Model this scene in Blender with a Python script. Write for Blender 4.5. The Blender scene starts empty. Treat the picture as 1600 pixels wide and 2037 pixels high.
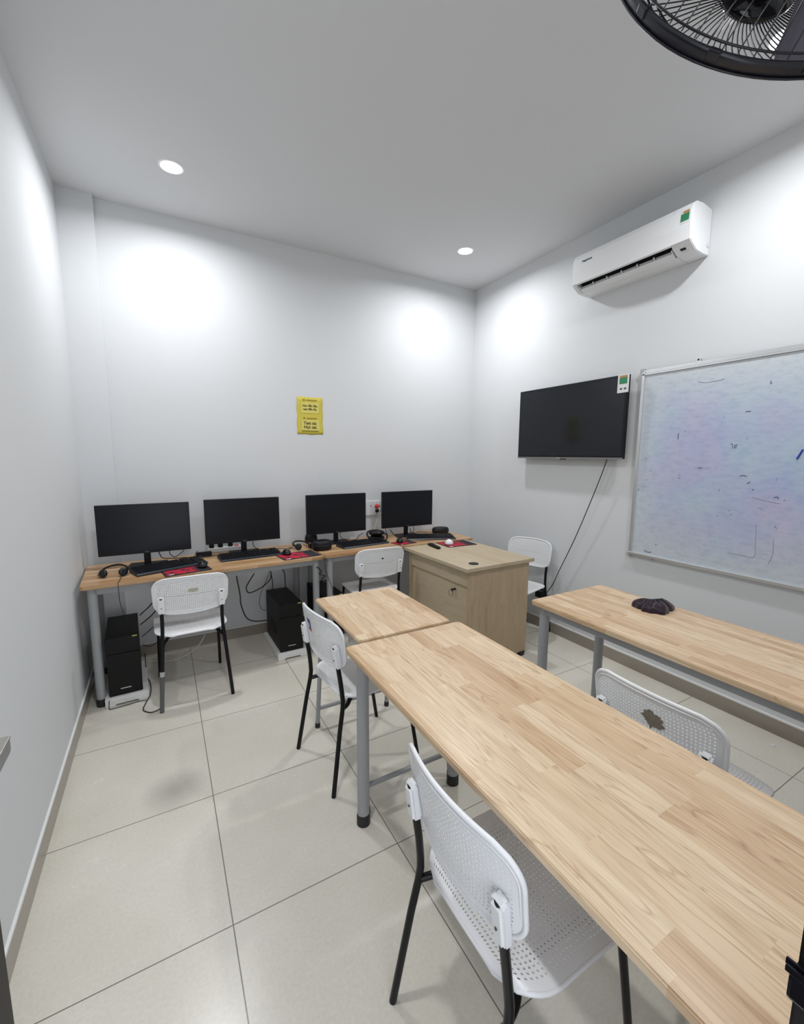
import bpy, bmesh, math, random
from mathutils import Vector, Matrix, Euler, Quaternion
random.seed(7)
PI = math.pi; R = math.radians
scene = bpy.context.scene
COL = scene.collection

# ------------------------------------------------------------------ camera
cam_d = bpy.data.cameras.new('camera')
cam = bpy.data.objects.new('camera', cam_d); COL.objects.link(cam)
yaw, pitch, roll = R(29.374), R(-7.595), R(0.368)
fw = Vector((math.sin(yaw)*math.cos(pitch), math.cos(yaw)*math.cos(pitch), math.sin(pitch)))
rt = Vector((math.cos(yaw), -math.sin(yaw), 0)); up = rt.cross(fw)
rt2 = rt*math.cos(roll)+up*math.sin(roll); up2 = -rt*math.sin(roll)+up*math.cos(roll)
m = Matrix((rt2, up2, -fw)).transposed().to_4x4(); m.translation = Vector((0, 0, 1.548))
cam.matrix_world = m
cam_d.sensor_fit = 'VERTICAL'; cam_d.sensor_height = 36; cam_d.lens = 848.91/2037*36
cam_d.clip_start = 0.02
scene.camera = cam

# ------------------------------------------------------------------ world and exposure
w = bpy.data.worlds.new('world'); scene.world = w; w.use_nodes = True
w.node_tree.nodes['Background'].inputs[0].default_value = (0.85, 0.9, 1, 1)
w.node_tree.nodes['Background'].inputs[1].default_value = 2.6
scene.view_settings.view_transform = 'Standard'; scene.view_settings.look = 'None'
scene.view_settings.exposure = 0.0; scene.view_settings.gamma = 1.0
scene.view_settings.use_curve_mapping = False
LAMP_POWER = 15.0
LAMP_COLOR = (0.965, 0.985, 1.0)

# ------------------------------------------------------------------ materials
def nt(name):
    m = bpy.data.materials.new(name); m.use_nodes = True
    return m, m.node_tree.nodes, m.node_tree.links, m.node_tree.nodes['Principled BSDF']
def mat(name, col, rough=.5, metal=0, spec=.5, bump=0, bscale=200, var=0, vscale=8, coat=0):
    m, N, L, B = nt(name)
    c = (*col, 1)
    B.inputs['Base Color'].default_value = c; B.inputs['Roughness'].default_value = rough
    B.inputs['Metallic'].default_value = metal; B.inputs['Specular IOR Level'].default_value = spec
    B.inputs['Coat Weight'].default_value = coat
    tc = N.new('ShaderNodeTexCoord')
    if var:
        n = N.new('ShaderNodeTexNoise'); n.inputs['Scale'].default_value = vscale; n.inputs['Detail'].default_value = 5
        L.new(tc.outputs['Object'], n.inputs['Vector'])
        mx = N.new('ShaderNodeMix'); mx.data_type = 'RGBA'
        mx.inputs[6].default_value = tuple(x*(1-var) for x in col)+(1,)
        mx.inputs[7].default_value = tuple(min(1, x*(1+var)) for x in col)+(1,)
        L.new(n.outputs['Fac'], mx.inputs[0]); L.new(mx.outputs[2], B.inputs['Base Color'])
    if bump:
        n = N.new('ShaderNodeTexNoise'); n.inputs['Scale'].default_value = bscale; n.inputs['Detail'].default_value = 3
        L.new(tc.outputs['Object'], n.inputs['Vector'])
        b = N.new('ShaderNodeBump'); b.inputs['Strength'].default_value = bump; b.inputs['Distance'].default_value = .002
        L.new(n.outputs['Fac'], b.inputs['Height']); L.new(b.outputs[0], B.inputs['Normal'])
    return m
def math_node(N, L, op, a, b=None):
    n = N.new('ShaderNodeMath'); n.operation = op
    for i, v in enumerate((a, b)):
        if v is None: continue
        if isinstance(v, (int, float)): n.inputs[i].default_value = v
        else: L.new(v, n.inputs[i])
    return n.outputs[0]
def ramp(N, L, fac, stops):
    r = N.new('ShaderNodeValToRGB'); L.new(fac, r.inputs[0])
    while len(r.color_ramp.elements) < len(stops): r.color_ramp.elements.new(.5)
    for e, (p, c) in zip(r.color_ramp.elements, stops):
        e.position = p; e.color = (*c, 1)
    return r.outputs[0]
def mixc(N, L, fac, a, b, mode='MIX'):
    n = N.new('ShaderNodeMix'); n.data_type = 'RGBA'; n.blend_type = mode
    for i, v in ((0, fac), (6, a), (7, b)):
        if isinstance(v, (int, float)): n.inputs[i].default_value = v
        elif isinstance(v, tuple): n.inputs[i].default_value = (*v, 1)
        else: L.new(v, n.inputs[i])
    return n.outputs[2]

def wood(name, axis, width=.062, length=.42, base=((.62,.43,.26),(.735,.55,.36),(.79,.63,.44)), seed=0, grain=.76, rough=.32):
    """finger-jointed strip wood: strips run along axis ('X' or 'Y')"""
    m, N, L, B = nt(name)
    tc = N.new('ShaderNodeTexCoord'); sp = N.new('ShaderNodeSeparateXYZ'); L.new(tc.outputs['Object'], sp.inputs[0])
    al, ac = (sp.outputs[0], sp.outputs[1]) if axis == 'X' else (sp.outputs[1], sp.outputs[0])
    row = math_node(N, L, 'FLOOR', math_node(N, L, 'DIVIDE', math_node(N, L, 'ADD', ac, 5+seed*.013), width))
    wn = N.new('ShaderNodeTexWhiteNoise'); wn.noise_dimensions = '1D'; L.new(math_node(N, L, 'ADD', row, seed*17.3), wn.inputs['W'])
    u = math_node(N, L, 'ADD', math_node(N, L, 'DIVIDE', math_node(N, L, 'ADD', al, 5), length), wn.outputs['Value'])
    cell = math_node(N, L, 'FLOOR', u)
    cb = N.new('ShaderNodeCombineXYZ'); L.new(row, cb.inputs[0]); L.new(cell, cb.inputs[1]); cb.inputs[2].default_value = seed
    w3 = N.new('ShaderNodeTexWhiteNoise'); w3.noise_dimensions = '3D'; L.new(cb.outputs[0], w3.inputs['Vector'])
    rnd = w3.outputs['Value']
    col = ramp(N, L, rnd, [(0, base[0]), (.5, base[1]), (1, base[2])])
    # grain coordinates: shift by strip
    off = N.new('ShaderNodeVectorMath'); off.operation = 'SCALE'; L.new(w3.outputs['Color'], off.inputs[0]); off.inputs['Scale'].default_value = 20
    sc = N.new('ShaderNodeVectorMath'); sc.operation = 'MULTIPLY'; L.new(tc.outputs['Object'], sc.inputs[0])
    sc.inputs[1].default_value = (1.9, 17, 17) if axis == 'X' else (17, 1.9, 17)
    ad = N.new('ShaderNodeVectorMath'); L.new(sc.outputs[0], ad.inputs[0]); L.new(off.outputs[0], ad.inputs[1])
    n1 = N.new('ShaderNodeTexNoise'); n1.inputs['Scale'].default_value = 1; n1.inputs['Detail'].default_value = 2; n1.inputs['Distortion'].default_value = 1.1
    L.new(ad.outputs[0], n1.inputs['Vector'])
    # rings from banding the smooth noise
    band = math_node(N, L, 'PINGPONG', math_node(N, L, 'MULTIPLY', n1.outputs['Fac'], 7), 1)
    bandc = ramp(N, L, band, [(0, (.52,.42,.34)), (.07, (.78,.70,.64)), (.22, (.98,.97,.96)), (1, (1, 1, 1))])
    sc2 = N.new('ShaderNodeVectorMath'); sc2.operation = 'MULTIPLY'; L.new(tc.outputs['Object'], sc2.inputs[0])
    sc2.inputs[1].default_value = (7, 210, 210) if axis == 'X' else (210, 7, 210)
    ad2 = N.new('ShaderNodeVectorMath'); L.new(sc2.outputs[0], ad2.inputs[0]); L.new(off.outputs[0], ad2.inputs[1])
    n2 = N.new('ShaderNodeTexNoise'); n2.inputs['Scale'].default_value = 1; n2.inputs['Detail'].default_value = 3
    L.new(ad2.outputs[0], n2.inputs['Vector'])
    fine = ramp(N, L, n2.outputs['Fac'], [(.28, (.74,.66,.60)), (.52, (1, 1, 1))])
    # broad tone along the strip
    broad = ramp(N, L, n1.outputs['Fac'], [(.32, (.74,.66,.58)), (.58, (1.0, 1.0, 1.0))])
    c = mixc(N, L, grain*.75, col, bandc, 'MULTIPLY'); c = mixc(N, L, grain, c, fine, 'MULTIPLY'); c = mixc(N, L, grain*.9, c, broad, 'MULTIPLY')
    # fine seam between strips
    fr = math_node(N, L, 'FRACT', math_node(N, L, 'DIVIDE', math_node(N, L, 'ADD', ac, 5+seed*.013), width))
    seam = math_node(N, L, 'LESS_THAN', fr, .02)
    c = mixc(N, L, math_node(N, L, 'MULTIPLY', seam, .18), c, (.35,.22,.12))
    L.new(c, B.inputs['Base Color']); B.inputs['Roughness'].default_value = rough
    B.inputs['Specular IOR Level'].default_value = .4
    return m

def floor_mat():
    m, N, L, B = nt('beige_floor_tile')
    tc = N.new('ShaderNodeTexCoord'); sp = N.new('ShaderNodeSeparateXYZ'); L.new(tc.outputs['Object'], sp.inputs[0])
    T = .621
    gx = math_node(N, L, 'FRACT', math_node(N, L, 'DIVIDE', math_node(N, L, 'ADD', sp.outputs[0], 10*T-.119), T))
    gy = math_node(N, L, 'FRACT', math_node(N, L, 'DIVIDE', math_node(N, L, 'ADD', sp.outputs[1], 10*T-1.955), T))
    def near(v):
        d = math_node(N, L, 'MINIMUM', v, math_node(N, L, 'SUBTRACT', 1, v))
        return math_node(N, L, 'LESS_THAN', d, .0030)
    line = math_node(N, L, 'MAXIMUM', near(gx), near(gy))
    n = N.new('ShaderNodeTexNoise'); n.inputs['Scale'].default_value = 2.2; n.inputs['Detail'].default_value = 6; L.new(tc.outputs['Object'], n.inputs['Vector'])
    n2 = N.new('ShaderNodeTexNoise'); n2.inputs['Scale'].default_value = 90; n2.inputs['Detail'].default_value = 4; L.new(tc.outputs['Object'], n2.inputs['Vector'])
    c = ramp(N, L, n.outputs['Fac'], [(.3, (.69,.65,.56)), (.7, (.77,.735,.65))])
    c2 = ramp(N, L, n2.outputs['Fac'], [(.3, (.90,.90,.90)), (.7, (1, 1, 1))])
    c = mixc(N, L, .8, c, c2, 'MULTIPLY')
    # soft round darker patch on the tiles in the left aisle
    vm = N.new('ShaderNodeVectorMath'); vm.operation = 'DISTANCE'; L.new(tc.outputs['Object'], vm.inputs[0]); vm.inputs[1].default_value = (-.030, 2.075, 0)
    st = math_node(N, L, 'SUBTRACT', 1, math_node(N, L, 'DIVIDE', vm.outputs['Value'], .15))
    st = math_node(N, L, 'ADD', st, math_node(N, L, 'MULTIPLY', math_node(N, L, 'SUBTRACT', n.outputs['Fac'], .5), .5))
    sf = ramp(N, L, st, [(0, (0, 0, 0)), (.85, (.62,.62,.62))])
    c = mixc(N, L, sf, c, (.30,.285,.25))
    c = mixc(N, L, line, c, (.20,.18,.15))
    L.new(c, B.inputs['Base Color'])
    rr = ramp(N, L, n.outputs['Fac'], [(.3, (.20,.20,.20)), (.7, (.30,.30,.30))])
    L.new(rr, B.inputs['Roughness']); B.inputs['Specular IOR Level'].default_value = .5
    b = N.new('ShaderNodeBump'); b.inputs['Strength'].default_value = .35; b.inputs['Distance'].default_value = .002; b.invert = True
    L.new(line, b.inputs['Height']); L.new(b.outputs[0], B.inputs['Normal'])
    return m

def board_mat():
    m, N, L, B = nt('smudged_whiteboard')
    tc = N.new('ShaderNodeTexCoord')
    n = N.new('ShaderNodeTexNoise'); n.inputs['Scale'].default_value = 2.0; n.inputs['Detail'].default_value = 4; L.new(tc.outputs['Object'], n.inputs['Vector'])
    n2 = N.new('ShaderNodeTexNoise'); n2.inputs['Scale'].default_value = 3.1; n2.inputs['Detail'].default_value = 5
    mp = N.new('ShaderNodeMapping'); mp.inputs['Location'].default_value = (3, 7, 1); L.new(tc.outputs['Object'], mp.inputs[0]); L.new(mp.outputs[0], n2.inputs['Vector'])
    mp3 = N.new('ShaderNodeMapping'); mp3.inputs['Scale'].default_value = (1, 7, 22); L.new(tc.outputs['Object'], mp3.inputs[0])
    n3 = N.new('ShaderNodeTexNoise'); n3.inputs['Scale'].default_value = 2.0; n3.inputs['Detail'].default_value = 8; n3.inputs['Roughness'].default_value = .7; L.new(mp3.outputs[0], n3.inputs['Vector'])
    # ink haze is thickest in the middle of the board where it is wiped
    sp = N.new('ShaderNodeSeparateXYZ'); L.new(tc.outputs['Object'], sp.inputs[0])
    ez = math_node(N, L, 'SUBTRACT', 1, math_node(N, L, 'POWER', math_node(N, L, 'DIVIDE', math_node(N, L, 'ABSOLUTE', math_node(N, L, 'ADD', sp.outputs[2], .02)), .62), 2.2))
    ey = math_node(N, L, 'SUBTRACT', 1, math_node(N, L, 'POWER', math_node(N, L, 'DIVIDE', math_node(N, L, 'ABSOLUTE', sp.outputs[1]), .82), 6))
    haze = math_node(N, L, 'MULTIPLY', math_node(N, L, 'MAXIMUM', ez, 0), math_node(N, L, 'MAXIMUM', ey, 0))
    hz = math_node(N, L, 'MULTIPLY', haze, math_node(N, L, 'ADD', .45, n.outputs['Fac']))
    tint = ramp(N, L, n2.outputs['Fac'], [(.36, (.44,.55,.68)), (.5, (.43,.49,.70)), (.66, (.50,.485,.68))])
    c = mixc(N, L, math_node(N, L, 'MULTIPLY', hz, .98), (.62,.66,.69), tint)
    sm = ramp(N, L, n3.outputs['Fac'], [(.34, (.76,.82,.88)), (.54, (1, 1, 1))])
    c = mixc(N, L, .8, c, sm, 'MULTIPLY')
    n4 = N.new('ShaderNodeTexNoise'); n4.inputs['Scale'].default_value = 26; n4.inputs['Detail'].default_value = 2; L.new(tc.outputs['Object'], n4.inputs['Vector'])
    sp4 = ramp(N, L, n4.outputs['Fac'], [(.74, (0, 0, 0)), (.77, (.7,.7,.7))])
    c = mixc(N, L, sp4, c, (.10,.13,.28))
    L.new(c, B.inputs['Base Color']); B.inputs['Roughness'].default_value = .35
    return m

def pad_mat():
    m, N, L, B = nt('red_black_mouse_pad_cloth')
    tc = N.new('ShaderNodeTexCoord'); sp = N.new('ShaderNodeSeparateXYZ'); L.new(tc.outputs['Object'], sp.inputs[0])
    mp = N.new('ShaderNodeMapping'); mp.inputs['Scale'].default_value = (1, 1.6, 1); L.new(tc.outputs['Object'], mp.inputs[0])
    n = N.new('ShaderNodeTexNoise'); n.inputs['Scale'].default_value = 9; n.inputs['Detail'].default_value = 1.5; n.inputs['Distortion'].default_value = 1.2; L.new(mp.outputs[0], n.inputs['Vector'])
    band = math_node(N, L, 'PINGPONG', math_node(N, L, 'MULTIPLY', n.outputs['Fac'], 5), 1)
    red = math_node(N, L, 'GREATER_THAN', band, .30)
    lim = math_node(N, L, 'LESS_THAN', math_node(N, L, 'ADD', sp.outputs[0], math_node(N, L, 'MULTIPLY', n.outputs['Fac'], .14)), .135)
    ey = math_node(N, L, 'LESS_THAN', math_node(N, L, 'ABSOLUTE', sp.outputs[1]), .098)
    ex = math_node(N, L, 'GREATER_THAN', sp.outputs[0], -.142)
    f = math_node(N, L, 'MULTIPLY', math_node(N, L, 'MULTIPLY', red, lim), math_node(N, L, 'MULTIPLY', ey, ex))
    L.new(mixc(N, L, f, (.012,.012,.02), (.46,.006,.035)), B.inputs['Base Color']); B.inputs['Roughness'].default_value = .8
    return m

def emis(name, col, s):
    m, N, L, B = nt(name); B.inputs['Base Color'].default_value = (*col, 1)
    B.inputs['Emission Color'].default_value = (*col, 1); B.inputs['Emission Strength'].default_value = s
    return m

def cloth_mat():
    m, N, L, B = nt('dark_plum_cloth'); tc = N.new('ShaderNodeTexCoord')
    n = N.new('ShaderNodeTexNoise'); n.inputs['Scale'].default_value = 300; L.new(tc.outputs['Object'], n.inputs['Vector'])
    L.new(ramp(N, L, n.outputs['Fac'], [(.3, (.010,.003,.009)), (.7, (.028,.012,.025))]), B.inputs['Base Color'])
    B.inputs['Roughness'].default_value = .9; B.inputs['Sheen Weight'].default_value = .3
    b = N.new('ShaderNodeBump'); b.inputs['Strength'].default_value = .5; b.inputs['Distance'].default_value = .001
    L.new(n.outputs['Fac'], b.inputs['Height']); L.new(b.outputs[0], B.inputs['Normal']); return m

M = dict(
 wall=mat('white_wall_paint', (.70,.712,.725), .75, spec=.2, bump=.08, bscale=120, var=.012, vscale=1.5),
 ceil=mat('white_ceiling_paint', (.69,.70,.715), .9, spec=.1),
 base=mat('taupe_skirting_tile', (.33,.295,.25), .22, var=.06, vscale=3),
 cap=mat('white_skirting_cap', (.80,.80,.79), .5),
 floor=floor_mat(), board=board_mat(), pad=pad_mat(),
 topY=wood('rubberwood_top_lengthwise', 'Y', width=.066, length=.45, seed=1),
 topY2=wood('rubberwood_top_lengthwise_pale', 'Y', width=.064, length=.40, seed=4),
 topY3=wood('rubberwood_top_narrow_strips', 'Y', width=.038, length=.36, seed=7),
 topX=wood('rubberwood_top_crosswise', 'X', width=.05, length=.40, seed=3, base=((.50,.30,.15),(.60,.39,.215),(.68,.48,.29))),
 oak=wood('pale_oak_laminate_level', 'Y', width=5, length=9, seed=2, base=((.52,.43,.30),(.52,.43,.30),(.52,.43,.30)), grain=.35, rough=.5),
 grey=mat('grey_painted_steel', (.34,.35,.36), .38, spec=.5, bump=.05),
 rubber=mat('black_rubber', (.014,.014,.015), .55),
 blackmetal=mat('black_painted_tube', (.004,.004,.005), .33, spec=.25),
 white=mat('white_chair_plastic', (.84,.845,.855), .33, spec=.45),
 whitep=mat('white_appliance_plastic', (.84,.85,.86), .22, spec=.5),
 whitepm=mat('white_matt_plastic', (.74,.75,.75), .5),
 black=mat('black_plastic', (.006,.006,.008), .45, spec=.3, bump=.05, bscale=600),
 blackg=mat('black_gloss_plastic', (.006,.006,.008), .12),
 case=mat('black_pc_case', (.0045,.0045,.0045), .5, spec=.25),
 screen=mat('black_screen', (.009,.011,.016), .10, spec=.35),
 screenm=mat('matt_dark_screen', (.007,.008,.012), .30, spec=.25),
 keyb=mat('dark_navy_keycap', (.012,.017,.028), .38),
 silver=mat('brushed_silver', (.62,.62,.60), .28, metal=1),
 alu=mat('aluminium_rail', (.68,.69,.70), .32, metal=.8),
 chrome=mat('polished_steel', (.75,.74,.72), .12, metal=1),
 foam=mat('white_foam', (.80,.80,.78), .8, bump=.3, bscale=90),
 yellow=mat('yellow_paper', (.66,.55,.08), .75, var=.06, vscale=10),
 yellow2=mat('pale_yellow_panel', (.72,.63,.16), .75),
 ink=mat('dark_olive_ink', (.06,.05,.01), .8), ink2=mat('light_olive_ink', (.33,.27,.03), .8),
 green=mat('green_label_ink', (.03,.22,.10), .5), orange=mat('orange_label_ink', (.50,.22,.08), .5),
 labelw=mat('label_white', (.72,.74,.72), .5), red=mat('red_plug_plastic', (.62,.035,.03), .35),
 navy=mat('navy_sticker', (.03,.03,.22), .4), pinkred=mat('red_sticker_edge', (.55,.05,.06), .4),
 blueink=mat('blue_marker_ink', (.02,.05,.40), .5), darkink=mat('dark_marker_ink', (.05,.06,.12), .5), greyink=mat('wiped_marker_ink', (.36,.38,.45), .6),
 cord=mat('black_cord', (.010,.010,.010), .45), wcord=mat('white_cord', (.70,.68,.58), .45),
 glow=emis('downlight_glow', (.96, .98, 1), 14.0), dark=mat('dark_cavity', (.006,.006,.007), .8),
 doorm=mat('dark_bronze_door', (.022,.017,.015), .5, spec=.2), jamb=mat('black_bronze_frame', (.012,.009,.010), .3),
 handle=mat('satin_nickel', (.55,.53,.50), .22, metal=1), tape=mat('grey_tape', (.10,.10,.105), .35),
 clear=mat('clear_tape_band', (.45,.45,.44), .2), residue=mat('beige_glue_residue', (.48,.45,.36), .7),
 cloth=cloth_mat(), residue2=mat('brown_glue_residue', (.23,.20,.15), .8, var=.5, vscale=120), blade=mat('smoky_fan_blade', (.16,.145,.175), .3), fang=mat('black_fan_wire', (.012,.012,.018), .3),
 vane=mat('grey_air_vane', (.42,.43,.44), .5), yel=mat('yellow_sticker', (.45,.42,.10), .5),
 hole=mat('screw_hole_grey', (.08,.08,.08), .6), trunk=mat('grey_wall_trunking', (.42,.42,.42), .6),
 lensm=mat('dark_grey_metal', (.20,.20,.20), .4))
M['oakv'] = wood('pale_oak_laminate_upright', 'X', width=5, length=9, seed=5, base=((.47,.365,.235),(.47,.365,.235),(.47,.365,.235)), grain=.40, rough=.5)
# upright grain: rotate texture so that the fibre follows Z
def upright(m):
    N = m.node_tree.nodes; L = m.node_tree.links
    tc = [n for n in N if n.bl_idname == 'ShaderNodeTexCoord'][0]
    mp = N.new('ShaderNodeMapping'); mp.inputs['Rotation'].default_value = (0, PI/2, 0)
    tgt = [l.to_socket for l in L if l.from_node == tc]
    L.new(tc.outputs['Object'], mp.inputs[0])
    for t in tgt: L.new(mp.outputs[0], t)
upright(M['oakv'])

# ------------------------------------------------------------------ mesh helpers
class MB:
    def __init__(s): s.v = []; s.f = []; s.sm = []
    def add(s, vs, fs, smooth=False):
        o = len(s.v); s.v += [tuple(v) for v in vs]; s.f += [tuple(i+o for i in f) for f in fs]; s.sm += [smooth]*len(fs)
        return s
    def box(s, x0, x1, y0, y1, z0, z1, b=0, mtx=None):
        bm = bmesh.new(); bmesh.ops.create_cube(bm, size=1)
        bmesh.ops.scale(bm, vec=(x1-x0, y1-y0, z1-z0), verts=bm.verts)
        bmesh.ops.translate(bm, vec=((x0+x1)/2, (y0+y1)/2, (z0+z1)/2), verts=bm.verts)
        if b: bmesh.ops.bevel(bm, geom=bm.edges[:], offset=b, segments=2, affect='EDGES', profile=.6)
        return s.bm(bm, mtx)
    def bm(s, bm, mtx=None, smooth=False):
        if mtx: bm.transform(mtx)
        bm.verts.index_update()
        s.add([v.co[:] for v in bm.verts], [[v.index for v in f.verts] for f in bm.faces], smooth); bm.free(); return s
    def tube(s, pts, r, n=10, cap=True, closed=False):
        P = [Vector(p) for p in pts]; k = len(P)
        rs = r if isinstance(r, (list, tuple)) else [r]*k
        T = []
        for i in range(k):
            a = P[(i-1) % k] if closed or i > 0 else P[i]; b = P[(i+1) % k] if closed or i < k-1 else P[i]
            T.append((b-a).normalized())
        nn = T[0].orthogonal().normalized(); vs = []
        for i in range(k):
            if i: q = T[i-1].rotation_difference(T[i]); nn = (q @ nn).normalized()
            bb = T[i].cross(nn)
            for j in range(n):
                a = 2*PI*j/n; vs.append(P[i]+(nn*math.cos(a)+bb*math.sin(a))*rs[i])
        fs = []
        for i in range(k if closed else k-1):
            i2 = (i+1) % k
            for j in range(n): fs.append((i*n+j, i*n+(j+1) % n, i2*n+(j+1) % n, i2*n+j))
        s.add(vs, fs, True)
        if cap and not closed:
            s.add(vs[:n], [tuple(range(n))[::-1]]); s.add(vs[-n:], [tuple(range(n))])
        return s
    def cyl(s, x, y, z0, z1, r0, r1=None, n=24):
        r1 = r0 if r1 is None else r1
        return s.tube([(x, y, z0), (x, y, z1)], [r0, r1], n)
    def lathe(s, prof, n=32, mtx=None, smooth=True, cap=True):
        vs = []; fs = []
        for (r, z) in prof:
            for j in range(n): a = 2*PI*j/n; vs.append(Vector((r*math.cos(a), r*math.sin(a), z)))
        for i in range(len(prof)-1):
            for j in range(n): fs.append((i*n+j, i*n+(j+1) % n, (i+1)*n+(j+1) % n, (i+1)*n+j))
        if cap and prof[0][0] > 1e-4: fs.append(tuple(range(n))[::-1])
        if cap and prof[-1][0] > 1e-4: fs.append(tuple((len(prof)-1)*n+j for j in range(n)))
        if mtx: vs = [mtx @ v for v in vs]
        return s.add(vs, fs, smooth)
    def prism(s, poly, a0, a1, axis='Z', b=0, mtx=None):
        """poly of 2D points extruded along axis: Z->(x,y), Y->(x,z), X->(y,z)"""
        bm = bmesh.new()
        def P(p, a): return {'Z': (p[0], p[1], a), 'Y': (p[0], a, p[1]), 'X': (a, p[0], p[1])}[axis]
        A = [bm.verts.new(P(p, a0)) for p in poly]; Bv = [bm.verts.new(P(p, a1)) for p in poly]
        bm.faces.new(A); bm.faces.new(Bv[::-1]); k = len(poly)
        for i in range(k): bm.faces.new((A[i], Bv[i], Bv[(i+1) % k], A[(i+1) % k]))
        bmesh.ops.recalc_face_normals(bm, faces=bm.faces)
        if b:
            es = [e for e in bm.edges if e.calc_face_angle(0) > .6]
            bmesh.ops.bevel(bm, geom=es, offset=b, segments=2, affect='EDGES')
        return s.bm(bm, mtx)
    def build(s, name, material, parent=None, loc=None, recalc=False):
        me = bpy.data.meshes.new(name); me.from_pydata(s.v, [], s.f)
        me.polygons.foreach_set('use_smooth', s.sm)
        me.materials.append(material)
        bm = bmesh.new(); bm.from_mesh(me); bmesh.ops.recalc_face_normals(bm, faces=bm.faces); bm.to_mesh(me); bm.free()
        me.update()
        o = bpy.data.objects.new(name, me); COL.objects.link(o)
        if parent: o.parent = parent
        if loc: o.location = loc
        return o
def rrect(x0, x1, y0, y1, r, n=6):
    pts = []
    for cx, cy, a0 in ((x1-r, y1-r, 0), (x0+r, y1-r, 90), (x0+r, y0+r, 180), (x1-r, y0+r, 270)):
        for i in range(n+1): a = R(a0+90*i/n); pts.append((cx+r*math.cos(a), cy+r*math.sin(a)))
    return pts
def smooth_path(pts, n=8):
    P = [Vector(p) for p in pts]; out = []
    for i in range(len(P)-1):
        p0 = P[max(i-1, 0)]; p1 = P[i]; p2 = P[i+1]; p3 = P[min(i+2, len(P)-1)]
        for j in range(n):
            t = j/n
            out.append(.5*((2*p1)+(-p0+p2)*t+(2*p0-5*p1+4*p2-p3)*t*t+(-p0+3*p1-3*p2+p3)*t**3))
    out.append(P[-1]); return out
def thing(name, label, cat, loc=(0, 0, 0), rz=0, group=None, mtx=None):
    o = bpy.data.objects.new(name, None); COL.objects.link(o); o.empty_display_size = .05
    o.location = loc; o.rotation_euler = (0, 0, rz)
    if mtx is not None: o.matrix_world = mtx
    o['label'] = label; o['category'] = cat
    if group: o['group'] = group
    return o
def tag(o, label, cat, group=None):
    o['label'] = label; o['category'] = cat
    if group: o['group'] = group
    return o
def struct(o): o['kind'] = 'structure'; return o
def copy_tree(o, label=None, loc=None, rz=None, parent=None):
    c = o.copy(); COL.objects.link(c)
    if parent is not None: c.parent = parent
    if loc is not None: c.location = loc
    if rz is not None: c.rotation_euler = (0, 0, rz)
    if label: c['label'] = label
    for ch in list(o.children): copy_tree(ch, parent=c)
    return c
def text_mesh(txt, size, name, material, parent, loc, rot, ext=.0003, align='CENTER', bold=0):
    cu = bpy.data.curves.new(name, 'FONT'); cu.body = txt; cu.size = size; cu.align_x = align; cu.align_y = 'CENTER'
    cu.extrude = ext; cu.offset = bold
    t = bpy.data.objects.new(name+'_c', cu); COL.objects.link(t)
    dg = bpy.context.evaluated_depsgraph_get(); me = bpy.data.meshes.new_from_object(t.evaluated_get(dg))
    bpy.data.objects.remove(t)
    me.materials.clear(); me.materials.append(material)
    o = bpy.data.objects.new(name, me); COL.objects.link(o); o.parent = parent; o.location = loc; o.rotation_euler = rot
    return o

# ------------------------------------------------------------------ room
XL, XR, YB, YF, H = -.488, 2.938, 3.70, .08, 3.231
struct(MB().box(XL-.12, XR+.12, YF-1.4, YB+.12, -.1, 0).build('floor', M['floor']))
struct(MB().box(XL-.12, XR+.12, YF-.14, YB+.12, H, H+.1).build('ceiling', M['ceil']))
struct(MB().box(XL-.12, XL, YF-.14, YB+.12, 0, H).build('wall_left', M['wall']))
struct(MB().box(XR, XR+.12, YF-.14, YB+.12, 0, H).build('wall_right', M['wall']))
struct(MB().box(XL, XR, YB, YB+.12, 0, H).build('wall_back', M['wall']))
DX0, DX1, DZ = -.36, .46, 2.10
struct(MB().box(XL, DX0, YF-.14, YF, 0, H).box(DX1, XR, YF-.14, YF, 0, H).box(DX0, DX1, YF-.14, YF, DZ, H).build('wall_front', M['wall']))
struct(MB().box(XL, -.289, 3.655, YB, 0, H).build('trim_1', M['wall']))
def skirting(name, x0, x1, y0, y1, ax):
    o = struct(MB().box(x0, x1, y0, y1, 0, .088).build(name, M['base']))
    MB().box(x0, x1, y0, y1, .088, .100, .002).build('skirting_cap', M['cap'], o)
skirting('baseboard_left', XL, XL+.010, YF, 3.655, 'Y')
skirting('baseboard_right', XR-.010, XR, YF, YB, 'Y')
skirting('baseboard_back', -.289, XR-.010, YB-.010, YB, 'X')

# door: leaf folded back along the left wall, dark frame at right
door = struct(MB().prism([(DX0, -.06), (DX0+.03, -.06), (DX0+.03, .10), (DX0, .10)], 0, DZ).prism([(.45, -.08), (.50, -.08), (.50, .104), (.45, .104)], 0, DZ, b=.002).box(DX0, .50, -.06, .10, DZ-.03, DZ+.02).build('door_1', M['jamb']))
leaf = MB().box(-.340, -.3005, .05, .932, .01, 2.05, .002).build('door_leaf', M['doorm'], door)
hd = MB()
hd.prism(rrect(.852, .905, .93, 1.15, .01), -.3005, -.2945, 'X', .001)
hd.tube([(-.295, .885, 1.045), (-.262, .885, 1.045)], .011, 12)
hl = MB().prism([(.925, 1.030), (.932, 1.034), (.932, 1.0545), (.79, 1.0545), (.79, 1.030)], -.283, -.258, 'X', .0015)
hd.box(-.284, -.257, .79, .933, 1.0545, 1.0585, .001)
hd.build('door_handle', M['handle'], leaf)
hl.build('lever_side_dark_reflection', M['lensm'], leaf)  # darker metal colour stands in for the dark reflection on the lever's side
lk = MB().box(.434, .458, .020, .105, 1.096, 1.119, .003).box(.436, .439, .03, .108, 1.117, 1.123, .001).box(.443, .446, .03, .110, 1.117, 1.123, .001)
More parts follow.
